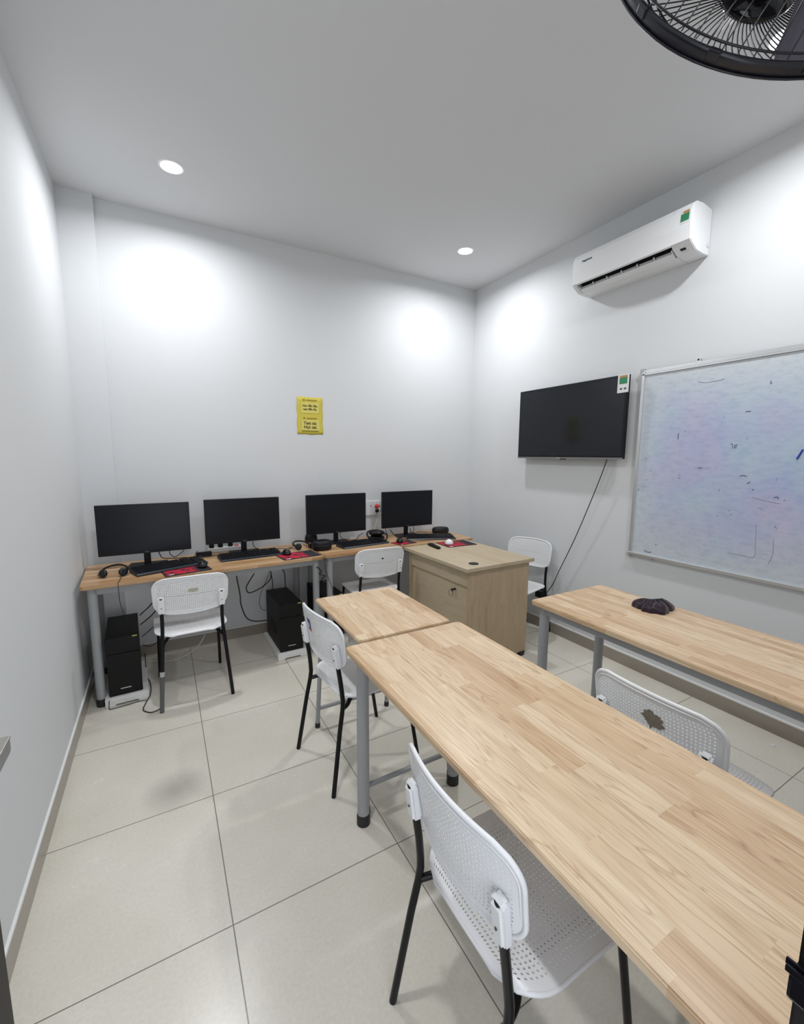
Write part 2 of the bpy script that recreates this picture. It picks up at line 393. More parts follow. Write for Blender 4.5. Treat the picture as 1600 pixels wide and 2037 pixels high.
lk.build('latch_keeper', M['blackg'], door)

# ------------------------------------------------------------------ downlights
def downlight(x, y, label):
    t = thing('ceiling_light', label, 'light', (x, y, H), group='recessed ceiling lights')
    MB().lathe([(.058, -.0005), (.058, -.004), (.070, -.003), (.072, 0)], 40, cap=False).build('trim_ring', M['whitep'], t)
    MB().lathe([(0, -.0025), (.058, -.0025), (.058, -.0005), (0, -.0005)], 40).build('diffuser', M['glow'], t)
    l = bpy.data.lights.new('downlight', 'AREA'); l.shape = 'DISK'; l.size = .114; l.energy = LAMP_POWER; l.color = LAMP_COLOR
    l.spread = R(166)
    lo = bpy.data.objects.new('lamp', l); COL.objects.link(lo); lo.parent = t; lo.location = (0, 0, -.006)
    return t
downlight(.158, 3.094, 'round recessed ceiling light glowing white above the left monitors')
downlight(2.308, 3.057, 'round recessed ceiling light glowing white near the back right corner')
downlight(.158, .95, 'round recessed ceiling light over the doorway side, left of the fan')
downlight(2.308, .95, 'round recessed ceiling light above the whiteboard end of the room')

# ------------------------------------------------------------------ tables
def leg(t, x, y, ztop, r=.0255, fx=None, fy=None, capr=.0285, caph=.048):
    fx = x if fx is None else fx; fy = y if fy is None else fy
    o = MB().tube([(fx, fy, .004), (x, y, ztop)], r, 24).build('leg', M['grey'], t)
    d = (Vector((x, y, ztop))-Vector((fx, fy, 0))).normalized()
    a = Vector((fx, fy, 0))
    MB().tube([a, a+d*caph*.7, a+d*caph], [capr, capr*.99, capr*.93], 24).build('rubber_foot', M['rubber'], o)
    return o
ZT = .775
def table(name, label, cx, cy, lx, ly, topm, rz=0, group=None, apron=True, inset=.055, thick=.023, legs=True, z=ZT):
    t = thing(name, label, 'table', (cx, cy, 0), rz, group)
    MB().prism(rrect(-lx/2, lx/2, -ly/2, ly/2, .022, 6), z-thick, z, 'Z', .003).build('tabletop', topm, t)
    if apron:
        a = inset; zz = z-thick
        f = MB()
        for sx in (-1, 1): f.box(sx*(lx/2-a)-.0125, sx*(lx/2-a)+.0125, -ly/2+a, ly/2-a, zz-.045, zz)
        for sy in (-1, 1): f.box(-lx/2+a, lx/2-a, sy*(ly/2-a)-.0125, sy*(ly/2-a)+.0125, zz-.045, zz)
        f.build('apron', M['grey'], t)
    if legs:
        for sx in (-1, 1):
            for sy in (-1, 1): leg(t, sx*(lx/2-inset), sy*(ly/2-inset), z-thick)
    return t
G_T = 'wooden classroom tables on grey steel legs'
# long front table
table('long_table', 'long wooden table nearest the camera, running to the bottom right corner', .893, .825, .575, 1.44, M['topY'], 0, G_T)
# table by right wall under whiteboard
table('long_table', 'long wooden table along the whiteboard wall with a dark cloth on it', 1.997, .86, .590, 1.48, M['topY3'], 0, G_T)
# small table behind the long front table
t2 = table('small_table', 'short wooden table end to end behind the long front table', .917, 1.868, .472, .602, M['topY2'], 0, G_T, apron=True, legs=False, thick=.017)
for sy, fy in ((1, .338), (-1, -.338)):
    for sx in (-1, 1):
        leg(t2, sx*.205, sy*.262, ZT-.017, .0125, sx*.222, fy, .0148, .03)
    o = MB().tube([(-.219, fy*.965, .118), (.219, fy*.965, .118)], .011, 16).build('crossbar', M['grey'], t2)
# desks along the back wall
d1 = table('computer_desk', 'wooden computer desk at the left end of the back wall with two monitors', .284, 3.327, 1.515, .58, M['topX'], R(3.2), 'wooden computer desks along the back wall')
d2 = table('computer_desk', 'wooden computer desk on the right of the back wall, joined to the office desk', 1.795, 3.392, 1.48, .56, M['topX'], R(1.6), 'wooden computer desks along the back wall')

# ------------------------------------------------------------------ office desk (pale oak laminate)
od = thing('office_desk', 'pale oak laminate office desk with lock, standing at the right end of the computer desks', 'desk', (2.10, 2.68, 0), R(1.8))
x0, x1, y0, y1 = -.330, .332, -.415, .41
MB().box(x0, x1, y0, y1, ZT-.025, ZT, .0015).build('desk_top', M['oak'], od)
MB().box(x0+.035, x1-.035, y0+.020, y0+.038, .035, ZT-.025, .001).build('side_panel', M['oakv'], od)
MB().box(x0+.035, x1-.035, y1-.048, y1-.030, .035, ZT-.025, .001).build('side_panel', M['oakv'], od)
MB().box(x0+.062, x0+.078, y0+.038, y1-.048, .12, ZT-.025, .001).build('back_panel', M['oak'], od)
MB().box(x0+.045, x0+.062, y0+.038, y1-.048, ZT-.145, ZT-.025, .001).build('top_rail', M['oak'], od)
for fx in (x0+.07, x1-.07):
    for fy in (y0+.03, y1-.04): MB().prism([(fx-.028, .036), (fx+.028, .036), (fx+.018, 0), (fx-.018, 0)], fy-.014, fy+.014, 'Y').build('foot', M['rubber'], od)
lkx = x0+.062; lky = -.218; lkz = .575
lock = MB().tube([(lkx, lky, lkz), (lkx-.006, lky, lkz)], .010, 20).build('lock', M['silver'], od)
MB().box(lkx-.030, lkx-.006, lky-.001, lky+.001, lkz-.006, lkz+.006, .0005).prism([(lky-.010, lkz-.012), (lky+.010, lkz-.012), (lky+.010, lkz+.008), (lky-.010, lkz+.008)], lkx-.034, lkx-.030, 'X').build('key', M['dark'], lock)
ring = [(lkx-.032+.002*math.sin(a), lky+.006+.024*math.cos(a)+.012, lkz-.03+.024*math.sin(a)) for a in [2*PI*i/28 for i in range(28)]]
MB().tube(ring, .0013, 6, closed=True).build('key_ring', M['dark'], lock)
gr = MB().lathe([(0, 0), (.034, 0), (.036, .003), (.030, .005), (0, .004)], 32).build('cable_grommet', M['black'], od); gr.location = (-.187, -.315, ZT)

# ------------------------------------------------------------------ chairs
CW, CZ, CH = .210, .700, .103       # backrest half width, centre height, half height
def leg_y(z):
    pts = [(0, -.245), (.29, -.199), (.39, -.180), (.43, -.176), (.50, -.181), (.59, -.195), (.85, -.236)]
    for (za, ya), (zb, yb) in zip(pts, pts[1:]):
        if z <= zb: return ya+(yb-ya)*(z-za)/(zb-za)
    return pts[-1][1]
def outline_hw(t, W, Hh, rc):
    d = abs(t)*Hh-(Hh-rc)
    return W-rc*(1-math.sqrt(max(0, 1-(d/rc)**2))) if d > 0 else W
def back_pt(u, t):
    hw = outline_hw(t, CW, CH, .062)*(1-.035*(1-t)/2)
    x = u*hw; q = (x/CW)**2
    z = CZ+t*(CH+.012*(1-q))-.006*(1-q)*(t < 0)
    y = leg_y(z)+.016+.040*(q-.6)
    return Vector((x, y, z))
def seat_pt(u, t):
    # t -1 rear .. 1 front
    Y0, Y1 = -.168, .222; yc = (Y0+Y1)/2; Hh = (Y1-Y0)/2
    hw = outline_hw(t, .207, Hh, .095 if t < 0 else .06)
    x = u*hw; y = yc+t*Hh*(1-.04*(x/.207)**2*(t < 0))
    z = .452-.010*math.cos(x/.207*PI/2)*math.cos((y-yc)/Hh*PI/2)
    if t < -.80: z -= .012*((-.80-t)/.20)**2
    if t > .72: z -= .013*((t-.72)/.28)**2
    z -= .006*abs(u)**6
    return Vector((x, y, z))
def perforated(fn, nu, nv, mu, mv, rad, solid=lambda i, j: False):
    vs = []; fs = []; idx = {}
    def V(a, b):
        k = (a, b)
        if k not in idx: idx[k] = len(vs); vs.append(fn(a/nu-1, b/nv-1))
        return idx[k]
    for i in range(nu):
        for j in range(nv):
            a, b = 2*i, 2*j
            o = [V(a, b), V(a+1, b), V(a+2, b), V(a+2, b+1), V(a+2, b+2), V(a+1, b+2), V(a, b+2), V(a, b+1)]
            if i < mu or i >= nu-mu or j < mv or j >= nv-mv or solid(i, j):
                fs.append(tuple(o)); continue
            ring = []
            for k in range(8):
                an = R(225+45*k); ring.append(len(vs)); vs.append(fn((a+1+2*rad*math.cos(an))/nu-1, (b+1+2*rad*math.sin(an))/nv-1))
            for k in range(8): fs.append((o[k], o[(k+1) % 8], ring[(k+1) % 8], ring[k]))
    return vs, fs
def perf_obj(name, data, thick, parent, offset=0):
    o = MB().add(data[0], data[1], False).build(name, M['white'], parent)
    s = o.modifiers.new('solid', 'SOLIDIFY'); s.thickness = thick; s.offset = offset
    return o
back_data = perforated(back_pt, 38, 19, 2, 2, .25)
seat_data = perforated(seat_pt, 38, 34, 2, 1, .25, lambda i, j: j in (8, 9, 24, 25) and False)
def make_chair():
    t = thing('perforated_chair', 'chair', 'chair')
    bo = perf_obj('backrest', back_data, .0035, t)
    rim = [back_pt(-1+2*i/30, 1) for i in range(31)]+[back_pt(1, 1-2*i/20) for i in range(1, 21)]+[back_pt(1-2*i/30, -1) for i in range(1, 31)]+[back_pt(-1, -1+2*i/20) for i in range(1, 20)]
    MB().tube(rim, .0062, 8, closed=True).build('backrest_rim', M['white'], bo)
    rim2 = [Vector((p.x*.955, p.y-.003, CZ+(p.z-CZ)*.905)) for p in rim]
    MB().tube(rim2, .0032, 6, closed=True).build('inner_rib', M['white'], bo)
    so = perf_obj('seat', seat_data, .004, t)
    srim = [seat_pt(-1+2*i/24, 1) for i in range(25)]+[seat_pt(1, 1-2*i/24) for i in range(1, 25)]+[seat_pt(1-2*i/24, -1) for i in range(1, 25)]+[seat_pt(-1, -1+2*i/24) for i in range(1, 24)]
    srim = [Vector((p.x, p.y, p.z-.003)) for p in srim]
    MB().tube(srim, .0058, 8, closed=True).build('seat_rim', M['white'], so)
    for s in (-1, 1):
        zs = [0, .15, .29, .34, .39, .43, .47, .53, .59, .65, .695]
        pts = [(s*(.202-.034*min(1, z/.5)), leg_y(z), z) for z in zs]
        MB().tube(pts, .0107, 14).build('rear_leg', M['blackmetal'], t)
        # bracket sleeve on the back of the backrest
        x = s*.168; prof = [(-.016, .594), (.012, .594), (.016, .70), (.004, .708), (-.013, .692)]
        b = MB().prism([(leg_y(z)+dy, z) for dy, z in prof], x-.0185, x+.0185, 'X', .007).build('bracket', M['white'], bo)
        MB().tube([(x, leg_y(.635)-.0150, .635), (x, leg_y(.635)-.0172, .635)], .0032, 8).build('screw', M['hole'], b)
        # front leg with its seat rail
        rail = smooth_path([(s*.171, leg_y(.395)+.004, .392), (s*.160, -.145, .398), (s*.142, -.118, .412), (s*.135, -.08, .430), (s*.135, .06, .430), (s*.150, .14, .428), (s*.178, .165, .415), (s*.186, .178, .385), (s*.196, .245, 0)], 5)
        MB().tube(rail, .0102, 12).build('front_leg', M['blackmetal'], t)
    MB().tube([(-.135, .03, .430), (.135, .03, .430)], .009, 10).tube([(-.135, -.07, .430), (.135, -.07, .430)], .009, 10).build('seat_brace', M['blackmetal'], t)
    return t
proto = make_chair(); GC = 'white perforated chairs with black tube legs'
def chair(x, y, ang, label, first=[True]):
    # ang: direction faced, degrees from +Y clockwise
    rz = -R(ang)
    if first[0]:
        first[0] = False; c = proto; c.location = (x, y, 0); c.rotation_euler = (0, 0, rz); c['label'] = label
    else: c = copy_tree(proto, label, (x, y, 0), rz)
    c['group'] = GC; return c
cA = chair(.112, 3.040, -2, 'white perforated chair at the left monitor, beige residue and a taped rear leg')
cB = chair(.816, 1.910, 83, 'white perforated chair with a small blue sticker on its backrest')
cC = chair(.733, .700, 90, 'white perforated chair nearest the camera, pushed under the long front table')
cD = chair(1.500, 3.190, 3, 'white perforated chair with a tiny black triangle, beside the office desk')
cE = chair(2.640, 2.645, -105, 'white perforated chair in the corner by the hanging television cable')
cF = chair(1.528, .716, 90, 'white perforated chair between the two long tables, only its top showing')
def quad_on_back(name, u0, u1, t0, t1, m, parent, n=4, off=.0035):
    vs = []; fs = []
    for j in range(n+1):
        for i in range(n+1):
            p = back_pt(u0+(u1-u0)*i/n, t0+(t1-t0)*j/n); vs.append((p.x, p.y-off, p.z))
    for j in range(n):
        for i in range(n): a = j*(n+1)+i; fs.append((a, a+1, a+n+2, a+n+1))
    o = MB().add(vs, fs).build(name, m, parent); s = o.modifiers.new('s', 'SOLIDIFY'); s.thickness = .0006
    return o
def blob_on_back(name, cu, ct, ru, rtt, m, parent, seed, off=.0030):
    rnd = random.Random(seed); ph = [rnd.uniform(0, 6.28) for _ in range(5)]; n = 36
    vs = []
    for q in (0, .55, 1):
        for i in range(n):
            a = 2*PI*i/n; k = q*(1+.12*math.sin(2*a+ph[0])+.10*math.sin(5*a+ph[1])+.10*math.sin(9*a+ph[2])+.08*math.sin(17*a+ph[3]))
            p = back_pt(cu+ru*k*math.cos(a), ct+rtt*k*math.sin(a)); vs.append((p.x, p.y-off, p.z))
    fs = [(j*n+i, j*n+(i+1) % n, (j+1)*n+(i+1) % n, (j+1)*n+i) for j in range(2) for i in range(n)]
    o = MB().add(vs, fs).build(name, m, parent); s = o.modifiers.new('s', 'SOLIDIFY'); s.thickness = .0006
    return o
st = quad_on_back('sticker', -.50, -.27, .02, .46, M['navy'], cB); st['label'] = 'navy blue sticker with a red edge'
quad_on_back('sticker_edge', -.50, -.27, -.02, .04, M['pinkred'], st); quad_on_back('sticker_print', -.42, -.34, .10, .30, M['labelw'], st, off=.0045)
blob_on_back('residue_patch', .03, .22, .13, .12, M['residue'], cA, 3)['label'] = 'beige glue residue'
blob_on_back('residue_patch', .10, .25, .17, .22, M['residue2'], cF, 5)['label'] = 'brown glue residue'
p = back_pt(.02, .28)
MB().prism([(p.x-.011, p.z+.006), (p.x+.011, p.z+.006), (p.x+.001, p.z-.010)], p.y-.0048, p.y-.0040, 'Y').build('triangle_mark', M['dark'], cD)
# taped lower rear leg of chair A
tp = MB().tube([(-.2022, leg_y(.002), .002), (-.2022+.034*.44, leg_y(.22), .22)], .0122, 14).build('tape_wrap', M['tape'], cA)
tp['label'] = 'grey tape wrapped round the lower rear leg'
MB().tube([(-.2022+.034*.42, leg_y(.21), .21), (-.2022+.034*.48, leg_y(.238), .238)], .0138, 14).build('clear_band', M['clear'], tp)

# ------------------------------------------------------------------ monitors
def make_monitor():
    t = thing('computer_monitor', 'm', 'monitor', group='black computer monitors on the back desks')
    MB().prism([(-.125, -.085), (.095, -.085), (.125, .075), (-.105, .085)], 0, .008, 'Z', .002).build('stand_base', M['black'], t)
    MB().box(-.021, .021, .012, .030, .006, .20, .003).build('stand_neck', M['black'], t)
    MB().box(-.277, .277, -.022, .004, .090, .432, .003).box(-.15, .15, .004, .024, .12, .34, .006).build('housing', M['black'], t)
    MB().box(-.271, .271, -.0232, -.0215, .108, .427).build('screen', M['screenm'], t)
    MB().box(-.012, .012, -.0235, -.0222, .0955, .1015).build('logo_strip', M['tape'], t)
    return t
mon = make_monitor()
def place_mon(x, y, rz, label, first=[True]):
    if first[0]: first[0] = False; o = mon; o.location = (x, y, ZT); o.rotation_euler = (0, 0, rz); o['label'] = label
    else: o = copy_tree(mon, label, (x, y, ZT), rz)
    return o
place_mon(-.120, 3.405, R(0), 'leftmost black monitor, above the headset on the left desk')
place_mon(.538, 3.50, R(0), 'black monitor standing in front of the white power strip')
place_mon(1.325, 3.535, R(1), 'black monitor behind the round black case on the right desk')
place_mon(2.045, 3.535, R(0), 'rightmost black monitor, beside the wall socket and the office desk')

# ------------------------------------------------------------------ keyboards
def make_keyboard():
    t = thing('computer_keyboard', 'k', 'keyboard', group='black keyboards in front of the monitors')
    prof = [(-.075, 0), (-.078, .006), (-.070, .013), (.070, .026), (.076, .022), (.076, 0)]
    MB().prism(prof, -.225, .225, 'X', .0025).build('keyboard_body', M['keyb'], t)
    k = MB()
    for r in range(6):
        y = -.052+r*.0215+(.006 if r == 5 else 0); z = .0150+(y+.07)*.093
        x = -.212
        while x < .205:
            w = .0172
            if r == 0 and -.13 < x < -.02: w = .115
            if .075 < x < .085 or .145 < x < .152: x += .008; continue
            k.box(x, x+w, y, y+.0175, z-.002, z+.0052, .0012); x += w+.0022
    k.build('keys', M['black'], t); return t
kb = make_keyboard(); kfirst = [True]
def place_kb(x, y, rz, label, z=ZT):
    if kfirst[0]: kfirst[0] = False; o = kb; o.location = (x, y, z); o.rotation_euler = (0, 0, rz); o['label'] = label
    else: o = copy_tree(kb, label, (x, y, z), rz)
place_kb(.015, 3.235, R(20), 'black keyboard turned askew in front of the leftmost monitor', ZT+.0038)
place_kb(.555, 3.330, R(4), 'black keyboard below the monitor with the power strip behind it')
place_kb(1.490, 3.330, R(7), 'black keyboard behind the chair with the triangle mark')
place_kb(2.165, 3.295, R(-20), 'black keyboard reaching over onto the office desk', ZT+.0005)

# ------------------------------------------------------------------ mouse pads, mice
def make_pad():
    o = MB().prism(rrect(-.15, .15, -.105, .105, .012), 0, .0035, 'Z', .001).build('mouse_pad', M['pad'])
    tag(o, 'p', 'mouse pad', 'red and black mouse pads'); 
    MB().prism(rrect(-.125, -.092, -.094, -.080, .005), .0033, .0042).build('pad_emblem', M['labelw'], o)
    return o
pad = make_pad()
for i, (x, y, a, lab, s) in enumerate([
    (.105, 3.135, 10, 'red and black mouse pad behind the backrest of the taped-leg chair', .95),
    (.885, 3.205, 7, 'red and black mouse pad beside the round black case', 1),
    (1.840, 3.235, 14, 'red and black mouse pad mostly hidden by the chair with the triangle mark', .66),
    (2.235, 2.985, -3, 'red and black mouse pad lying on the office desk', 1)]):
    o = pad if i == 0 else copy_tree(pad)
    o['label'] = lab; o.location = (x, y, ZT+.0002); o.rotation_euler = (0, 0, R(a)); o.scale = (s, s, 1)
def make_mouse(name, body, wheel):
    t = thing(name, 'm', 'mouse')
    bm = bmesh.new(); bmesh.ops.create_uvsphere(bm, u_segments=28, v_segments=16, radius=1)
    for v in bm.verts:
        z = v.co.z
        if z < 0: v.co.z = z*.25
        tp = 1-.12*v.co.y
        v.co = Vector((v.co.x*.032*tp, v.co.y*.054, v.co.z*.034*(1-.25*v.co.y)+.0085))
    MB().bm(bm, smooth=True).build('mouse_body', body, t)
    w = MB().lathe([(.007, -.003), (.009, 0), (.007, .003)], 16, Matrix.Rotation(PI/2, 4, 'Y')); w.build('scroll_wheel', wheel, t, (0, .028, .030))
    return t
ms = make_mouse('computer_mouse', M['blackg'], M['black']); ms['group'] = 'black mice on the back desks'
for i, (x, y, a, lab) in enumerate([(.205, 3.158, 10, 'black mouse on the red pad at the left keyboard'),
    (.808, 3.262, 5, 'black mouse on the red pad near the round black case'), (1.815, 3.262, -25, 'black mouse on the half-hidden pad above the chair')]):
    o = ms if i == 0 else copy_tree(ms)
    o['label'] = lab; o.location = (x, y, ZT+.003); o.rotation_euler = (0, 0, R(a))
wm = make_mouse('computer_mouse', M['whitep'], M['whitepm']); wm['label'] = 'white mouse on the pad on the office desk'; wm.location = (2.152, 2.985, ZT+.003); wm.rotation_euler = (0, 0, R(-20)); wm.scale = (1.15, .9, 1.1)
# remote control
rm = thing('remote_control', 'slim black remote control lying on the office desk', 'remote', (1.985, 2.965, ZT), R(-8))
MB().prism([(-.016, -.095), (.016, -.095), (.024, .06), (.020, .095), (-.020, .095), (-.024, .06)], 0, .018, 'Z', .004).build('remote_body', M['black'], rm)
kk = MB()
for i in range(7):
    for j in (-1, 0, 1): kk.box(j*.010-.003, j*.010+.003, -.07+i*.02, -.064+i*.02, .0175, .0195)
kk.build('buttons', M['keyb'], rm)

# ------------------------------------------------------------------ headsets and cases
def make_headset():
    t = thing('headset', 'h', 'headset', group='black headsets on the desks')
    arc = [(-.075*math.cos(a), .135*math.sin(a)-.01, .030+.012*math.sin(a)) for a in [PI*i/24 for i in range(25)]]
    b = MB()
    for k in range(2): b.tube([(x*(1-.07*k), y-.006*k, z+.004*k) for x, y, z in arc], .0052, 8)
    b.build('headband', M['black'], t)
    for s in (-1, 1):
        mtx = Matrix.Translation((s*.052, -.028, .028)) @ Matrix.Rotation(s*R(35), 4, 'Z') @ Matrix.Rotation(R(80), 4, 'X')
        c = MB().lathe([(0, -.012), (.020, -.012), (.025, -.006), (.027, .004), (.024, .012), (.012, .014), (0, .011)], 24, mtx).build('ear_cup', M['blackg'], t)
        MB().tube([(s*.075, -.01, .030), (s*.066, -.024, .030)], .005, 8).build('ear_arm', M['black'], c)
    MB().tube(smooth_path([(-.055, -.035, .022), (-.085, .0, .014), (-.095, .045, .010)], 6), .0022, 6).build('microphone_boom', M['black'], t)
    return t
h1 = make_headset(); h1.location = (-.300, 3.190, ZT); h1.rotation_euler = (0, 0, R(-4)); h1['label'] = 'black headset with boom lying at the left corner of the left desk'
h2 = copy_tree(h1, 'black headset lying just left of the round black case', (.985, 3.415, ZT), R(8))
def make_case(name, lab, x, y, rz, rx, ry, h, grp='black headset cases on the desks'):
    t = thing(name, lab, 'case', (x, y, ZT), rz, grp)
    prof = [(.0, 0), (.86, 0), (.96, .10), (1.0, .35), (.97, .70), (.88, .93), (.70, 1.0), (0, 1.0)]
    b = MB().lathe([(r*rx, z*h) for r, z in prof], 40); b.v = [(x_, y_*ry/rx, z_) for x_, y_, z_ in b.v]
    b.build('case_body', M['black'], t)
    s = MB().tube([(1.004*rx*math.cos(a), 1.004*ry*math.sin(a), h*.52) for a in [2*PI*i/48 for i in range(48)]], .0022, 6, closed=True)
    s.build('zip_seam', M['rubber'], t); return t
make_case('headset_case', 'round black zipped case on the desk joint, right of the second mouse pad', 1.115, 3.315, R(5), .082, .066, .078)
make_case('headset_case', 'flat black zipped case against the back wall behind the rightmost keyboard', 2.415, 3.50, R(-8), .090, .062, .058)
make_case('headset_case', 'black zipped case half hidden below the monitor behind the round case', 1.115, 3.61, 0, .055, .045, .080)
# large over-ear headphones resting on the desk
hp = thing('headphones', 'bulky black over-ear headphones standing between the two right monitors', 'headphones', (1.680, 3.450, ZT), R(-12))
for sx, tilt, nm in ((-.0, 12, 'ear_cup'),):
    pass
for k, (dz, rr, tl) in enumerate(((.022, .066, 8), (.066, .069, -6))):
    mt = Matrix.Translation((0, .002*k, dz)) @ Matrix.Rotation(R(tl), 4, 'X')
    b = MB().lathe([(0, -.018), (rr*.72, -.018), (rr*.96, -.008), (rr, .004), (rr*.90, .016), (rr*.5, .021), (0, .021)], 36)
    b.v = [tuple(mt @ Vector((x_*1.05, y_*.82, z_))) for x_, y_, z_ in b.v]
    c = b.build('ear_cup', M['black'], hp)
    MB().tube([tuple(mt @ Vector((rr*1.03*math.cos(a), rr*.80*math.sin(a), .002))) for a in [2*PI*i/40 for i in range(40)]], .0045, 8, closed=True).build('cup_ring', M['blackg'], c)
MB().tube(smooth_path([(-.066, .02, .022), (-.078, .05, .045), (-.06, .08, .070), (.01, .09, .078), (.065, .07, .068), (.068, .03, .062)], 6), .009, 10).build('headband', M['black'], hp)
MB().tube(smooth_path([(.06, -.03, .070), (.085, -.045, .05), (.075, -.06, .02), (.05, -.07, .008)], 6), .007, 8).build('microphone_boom', M['black'], hp)

# ------------------------------------------------------------------ PC towers on foam
def make_pc():
    t = thing('computer_tower', 'pc', 'computer', group='black computer towers under the desks')
    MB().box(-.0875, .0875, -.195, .215, 0, .372, .004).build('case_shell', M['case'], t)
    MB().box(-.0885, .0885, -.215, -.195, 0, .268, .004).box(-.0885, .0885, -.219, -.195, .272, .374, .004).build('front_bezel', M['case'], t)
    MB().box(-.028, .028, -.2168, -.2150, .040, .045).build('logo_strip', M['silver'], t)
    MB().box(.052, .078, -.2200, -.2190, .366, .3735).build('badge', M['yel'], t)
    v = MB()
    for i in range(8): v.box(.0874, .0884, -.12+i*.025, -.108+i*.025, .10, .20); v.box(-.0884, -.0874, -.12+i*.025, -.108+i*.025, .10, .20)
    v.build('side_vents', M['dark'], t); return t
def make_foam():
    b = MB()
    b.prism([(-.115, 0), (-.065, 0), (-.060, .012), (.055, .012), (.060, 0), (.115, 0), (.115, .055), (-.115, .055)], -.235, .235, 'Y', .003)
    o = b.build('foam_packing_tray', M['foam'])
    MB().box(-.05, .045, -.2362, -.2352, .028, .036).build('moulded_groove', M['whitepm'], o)
    tag(o, 'f', 'foam tray', 'white foam trays under the computer towers'); return o
fm = make_foam(); pc = make_pc()
for i, (x, y, a, lab, fl) in enumerate([
    (-.283, 3.235, 3, 'black computer tower beside the left leg of the left desk', 'white foam tray under the left computer tower'),
    (.792, 3.335, 1, 'black computer tower under the right end of the left desk', 'white foam tray under the tower at the right end of the left desk'),
    (1.150, 3.38, 0, 'black computer tower under the right desk, behind the table corner', 'white foam tray hidden below the tower under the right desk')]):
    f = fm if i == 0 else copy_tree(fm); q = pc if i == 0 else copy_tree(pc)
    f.location = (x+.003, y, 0); f.rotation_euler = (0, 0, R(a)); f['label'] = fl
    q.location = (x, y, .0555); q.rotation_euler = (0, 0, R(a)); q['label'] = lab

# ------------------------------------------------------------------ power strip
ps = thing('power_strip', 'white power strip with black plugs behind the second monitor', 'power strip', (.43, 3.625, ZT), R(3))
MB().box(-.145, .105, -.028, .028, 0, .036, .005).build('strip_body', M['whitepm'], ps)
for x in (-.12, -.055, .02): MB().box(x-.017, x+.017, -.02, .02, .036, .070, .005).build('plug', M['black'], ps)
MB().box(.05, .085, -.024, .024, .0358, .0372).build('red_switch', M['red'], ps)
tag(MB().prism(rrect(-.055, .055, -.02, .02, .01), 0, .035, 'Z', .006).build('power_adapter', M['black'], loc=(.245, 3.50, ZT)), 'black power adapter lying between the two left monitors', 'adapter')
tag(MB().prism(rrect(-.03, .03, -.015, .015, .004), 0, .022, 'Z', .003).build('power_adapter', M['whitepm'], loc=(1.50, 3.60, ZT)), 'small white adapter on the desk behind the third keyboard', 'adapter')

# ------------------------------------------------------------------ wall socket
sk = thing('wall_socket', 'white wall socket plate with a red plug between the right monitors', 'socket', (1.755, YB, 1.042))
MB().prism(rrect(-.078, .078, -.070, .070, .006), -.010, 0, 'Y', .002).build('face_plate', M['whitep'], sk)
MB().prism(rrect(-.034, -.010, -.058, .058, .002), -.0115, -.0100, 'Y').prism(rrect(.020, .044, -.058, .058, .002), -.0115, -.0100, 'Y').build('socket_insert', M['whitepm'], sk)
MB().box(-.026, -.018, -.0125, -.0112, .016, .026).build('socket_hole', M['dark'], sk)
MB().tube([(.040, -.010, .014), (.040, -.040, .014), (.040, -.048, .014)], [.022, .021, .013], 20).build('red_plug', M['red'], sk)
MB().prism(rrect(.022, .058, -.040, -.016, .005), -.040, -.010, 'Y', .004).build('black_plug', M['black'], sk)
def cable(name, pts, r, m, label, cat='cable', group=None, n=8):
    return tag(MB().tube(smooth_path(pts, n), r, 8).build(name, m), label, cat, group)
cable('power_cable', [(1.795, 3.655, 1.055), (1.800, 3.64, 1.02), (1.790, 3.655, .95), (1.765, 3.66, .86), (1.76, 3.64, ZT+.006)], .0035, M['wcord'], 'white cable dropping from the red plug in the wall socket')
cable('power_cable', [(1.800, 3.660, 1.012), (1.84, 3.655, 1.005), (1.862, 3.665, .95), (1.87, 3.66, .86), (1.875, 3.62, ZT+.006)], .003, M['cord'], 'thin black cable dropping from the black plug in the wall socket')

# ------------------------------------------------------------------ desk and floor cables
GD = 'black cables lying on the back desks'
z = ZT+.005
cable('desk_cable', [(-.05, 3.43, .86), (-.03, 3.48, .80), (.04, 3.52, z), (.13, 3.50, z), (.25, 3.46, z), (.36, 3.47, z), (.42, 3.40, z)], .0032, M['cord'], 'black cable from behind the leftmost monitor along the desk', group=GD)
cable('desk_cable', [(.02, 3.43, .865), (.02, 3.45, .83), (.05, 3.47, .80), (.10, 3.44, .84), (.11, 3.43, .865)], .0028, M['cord'], 'small black cable loop hanging under the leftmost monitor', group=GD)
cable('desk_cable', [(.60, 3.47, .868), (.61, 3.50, .82), (.66, 3.52, z), (.75, 3.50, z), (.88, 3.47, z), (.93, 3.52, z)], .0028, M['cord'], 'black cable from the second monitor towards the headset', group=GD)
cable('desk_cable', [(.80, 3.315, ZT+.016), (.80, 3.36, z), (.84, 3.40, z), (.88, 3.43, ZT+.012), (.88, 3.45, ZT+.02)], .0022, M['cord'], 'thin cord of the mouse near the round black case', 'cord', GD)
cable('desk_cable', [(.215, 3.21, ZT+.016), (.22, 3.245, ZT+.040), (.21, 3.32, ZT+.048), (.18, 3.40, ZT+.02), (.17, 3.42, z), (.18, 3.46, .80), (.20, 3.47, .83)], .0022, M['cord'], 'thin cord of the leftmost mouse curling up behind its keyboard', 'cord', GD)
cable('desk_cable', [(1.36, 3.53, .868), (1.37, 3.56, .82), (1.42, 3.57, z), (1.52, 3.55, z), (1.55, 3.56, .81), (1.60, 3.57, .83)], .0028, M['cord'], 'black cable tangle under the third monitor', group=GD)
cable('desk_cable', [(1.82, 3.46, .86), (1.84, 3.42, .82), (1.87, 3.39, .79), (1.92, 3.37, z), (1.97, 3.38, z), (2.02, 3.42, .80), (2.05, 3.48, .85)], .0045, M['cord'], 'thick black cable looping beside the rightmost monitor stand', group=GD)
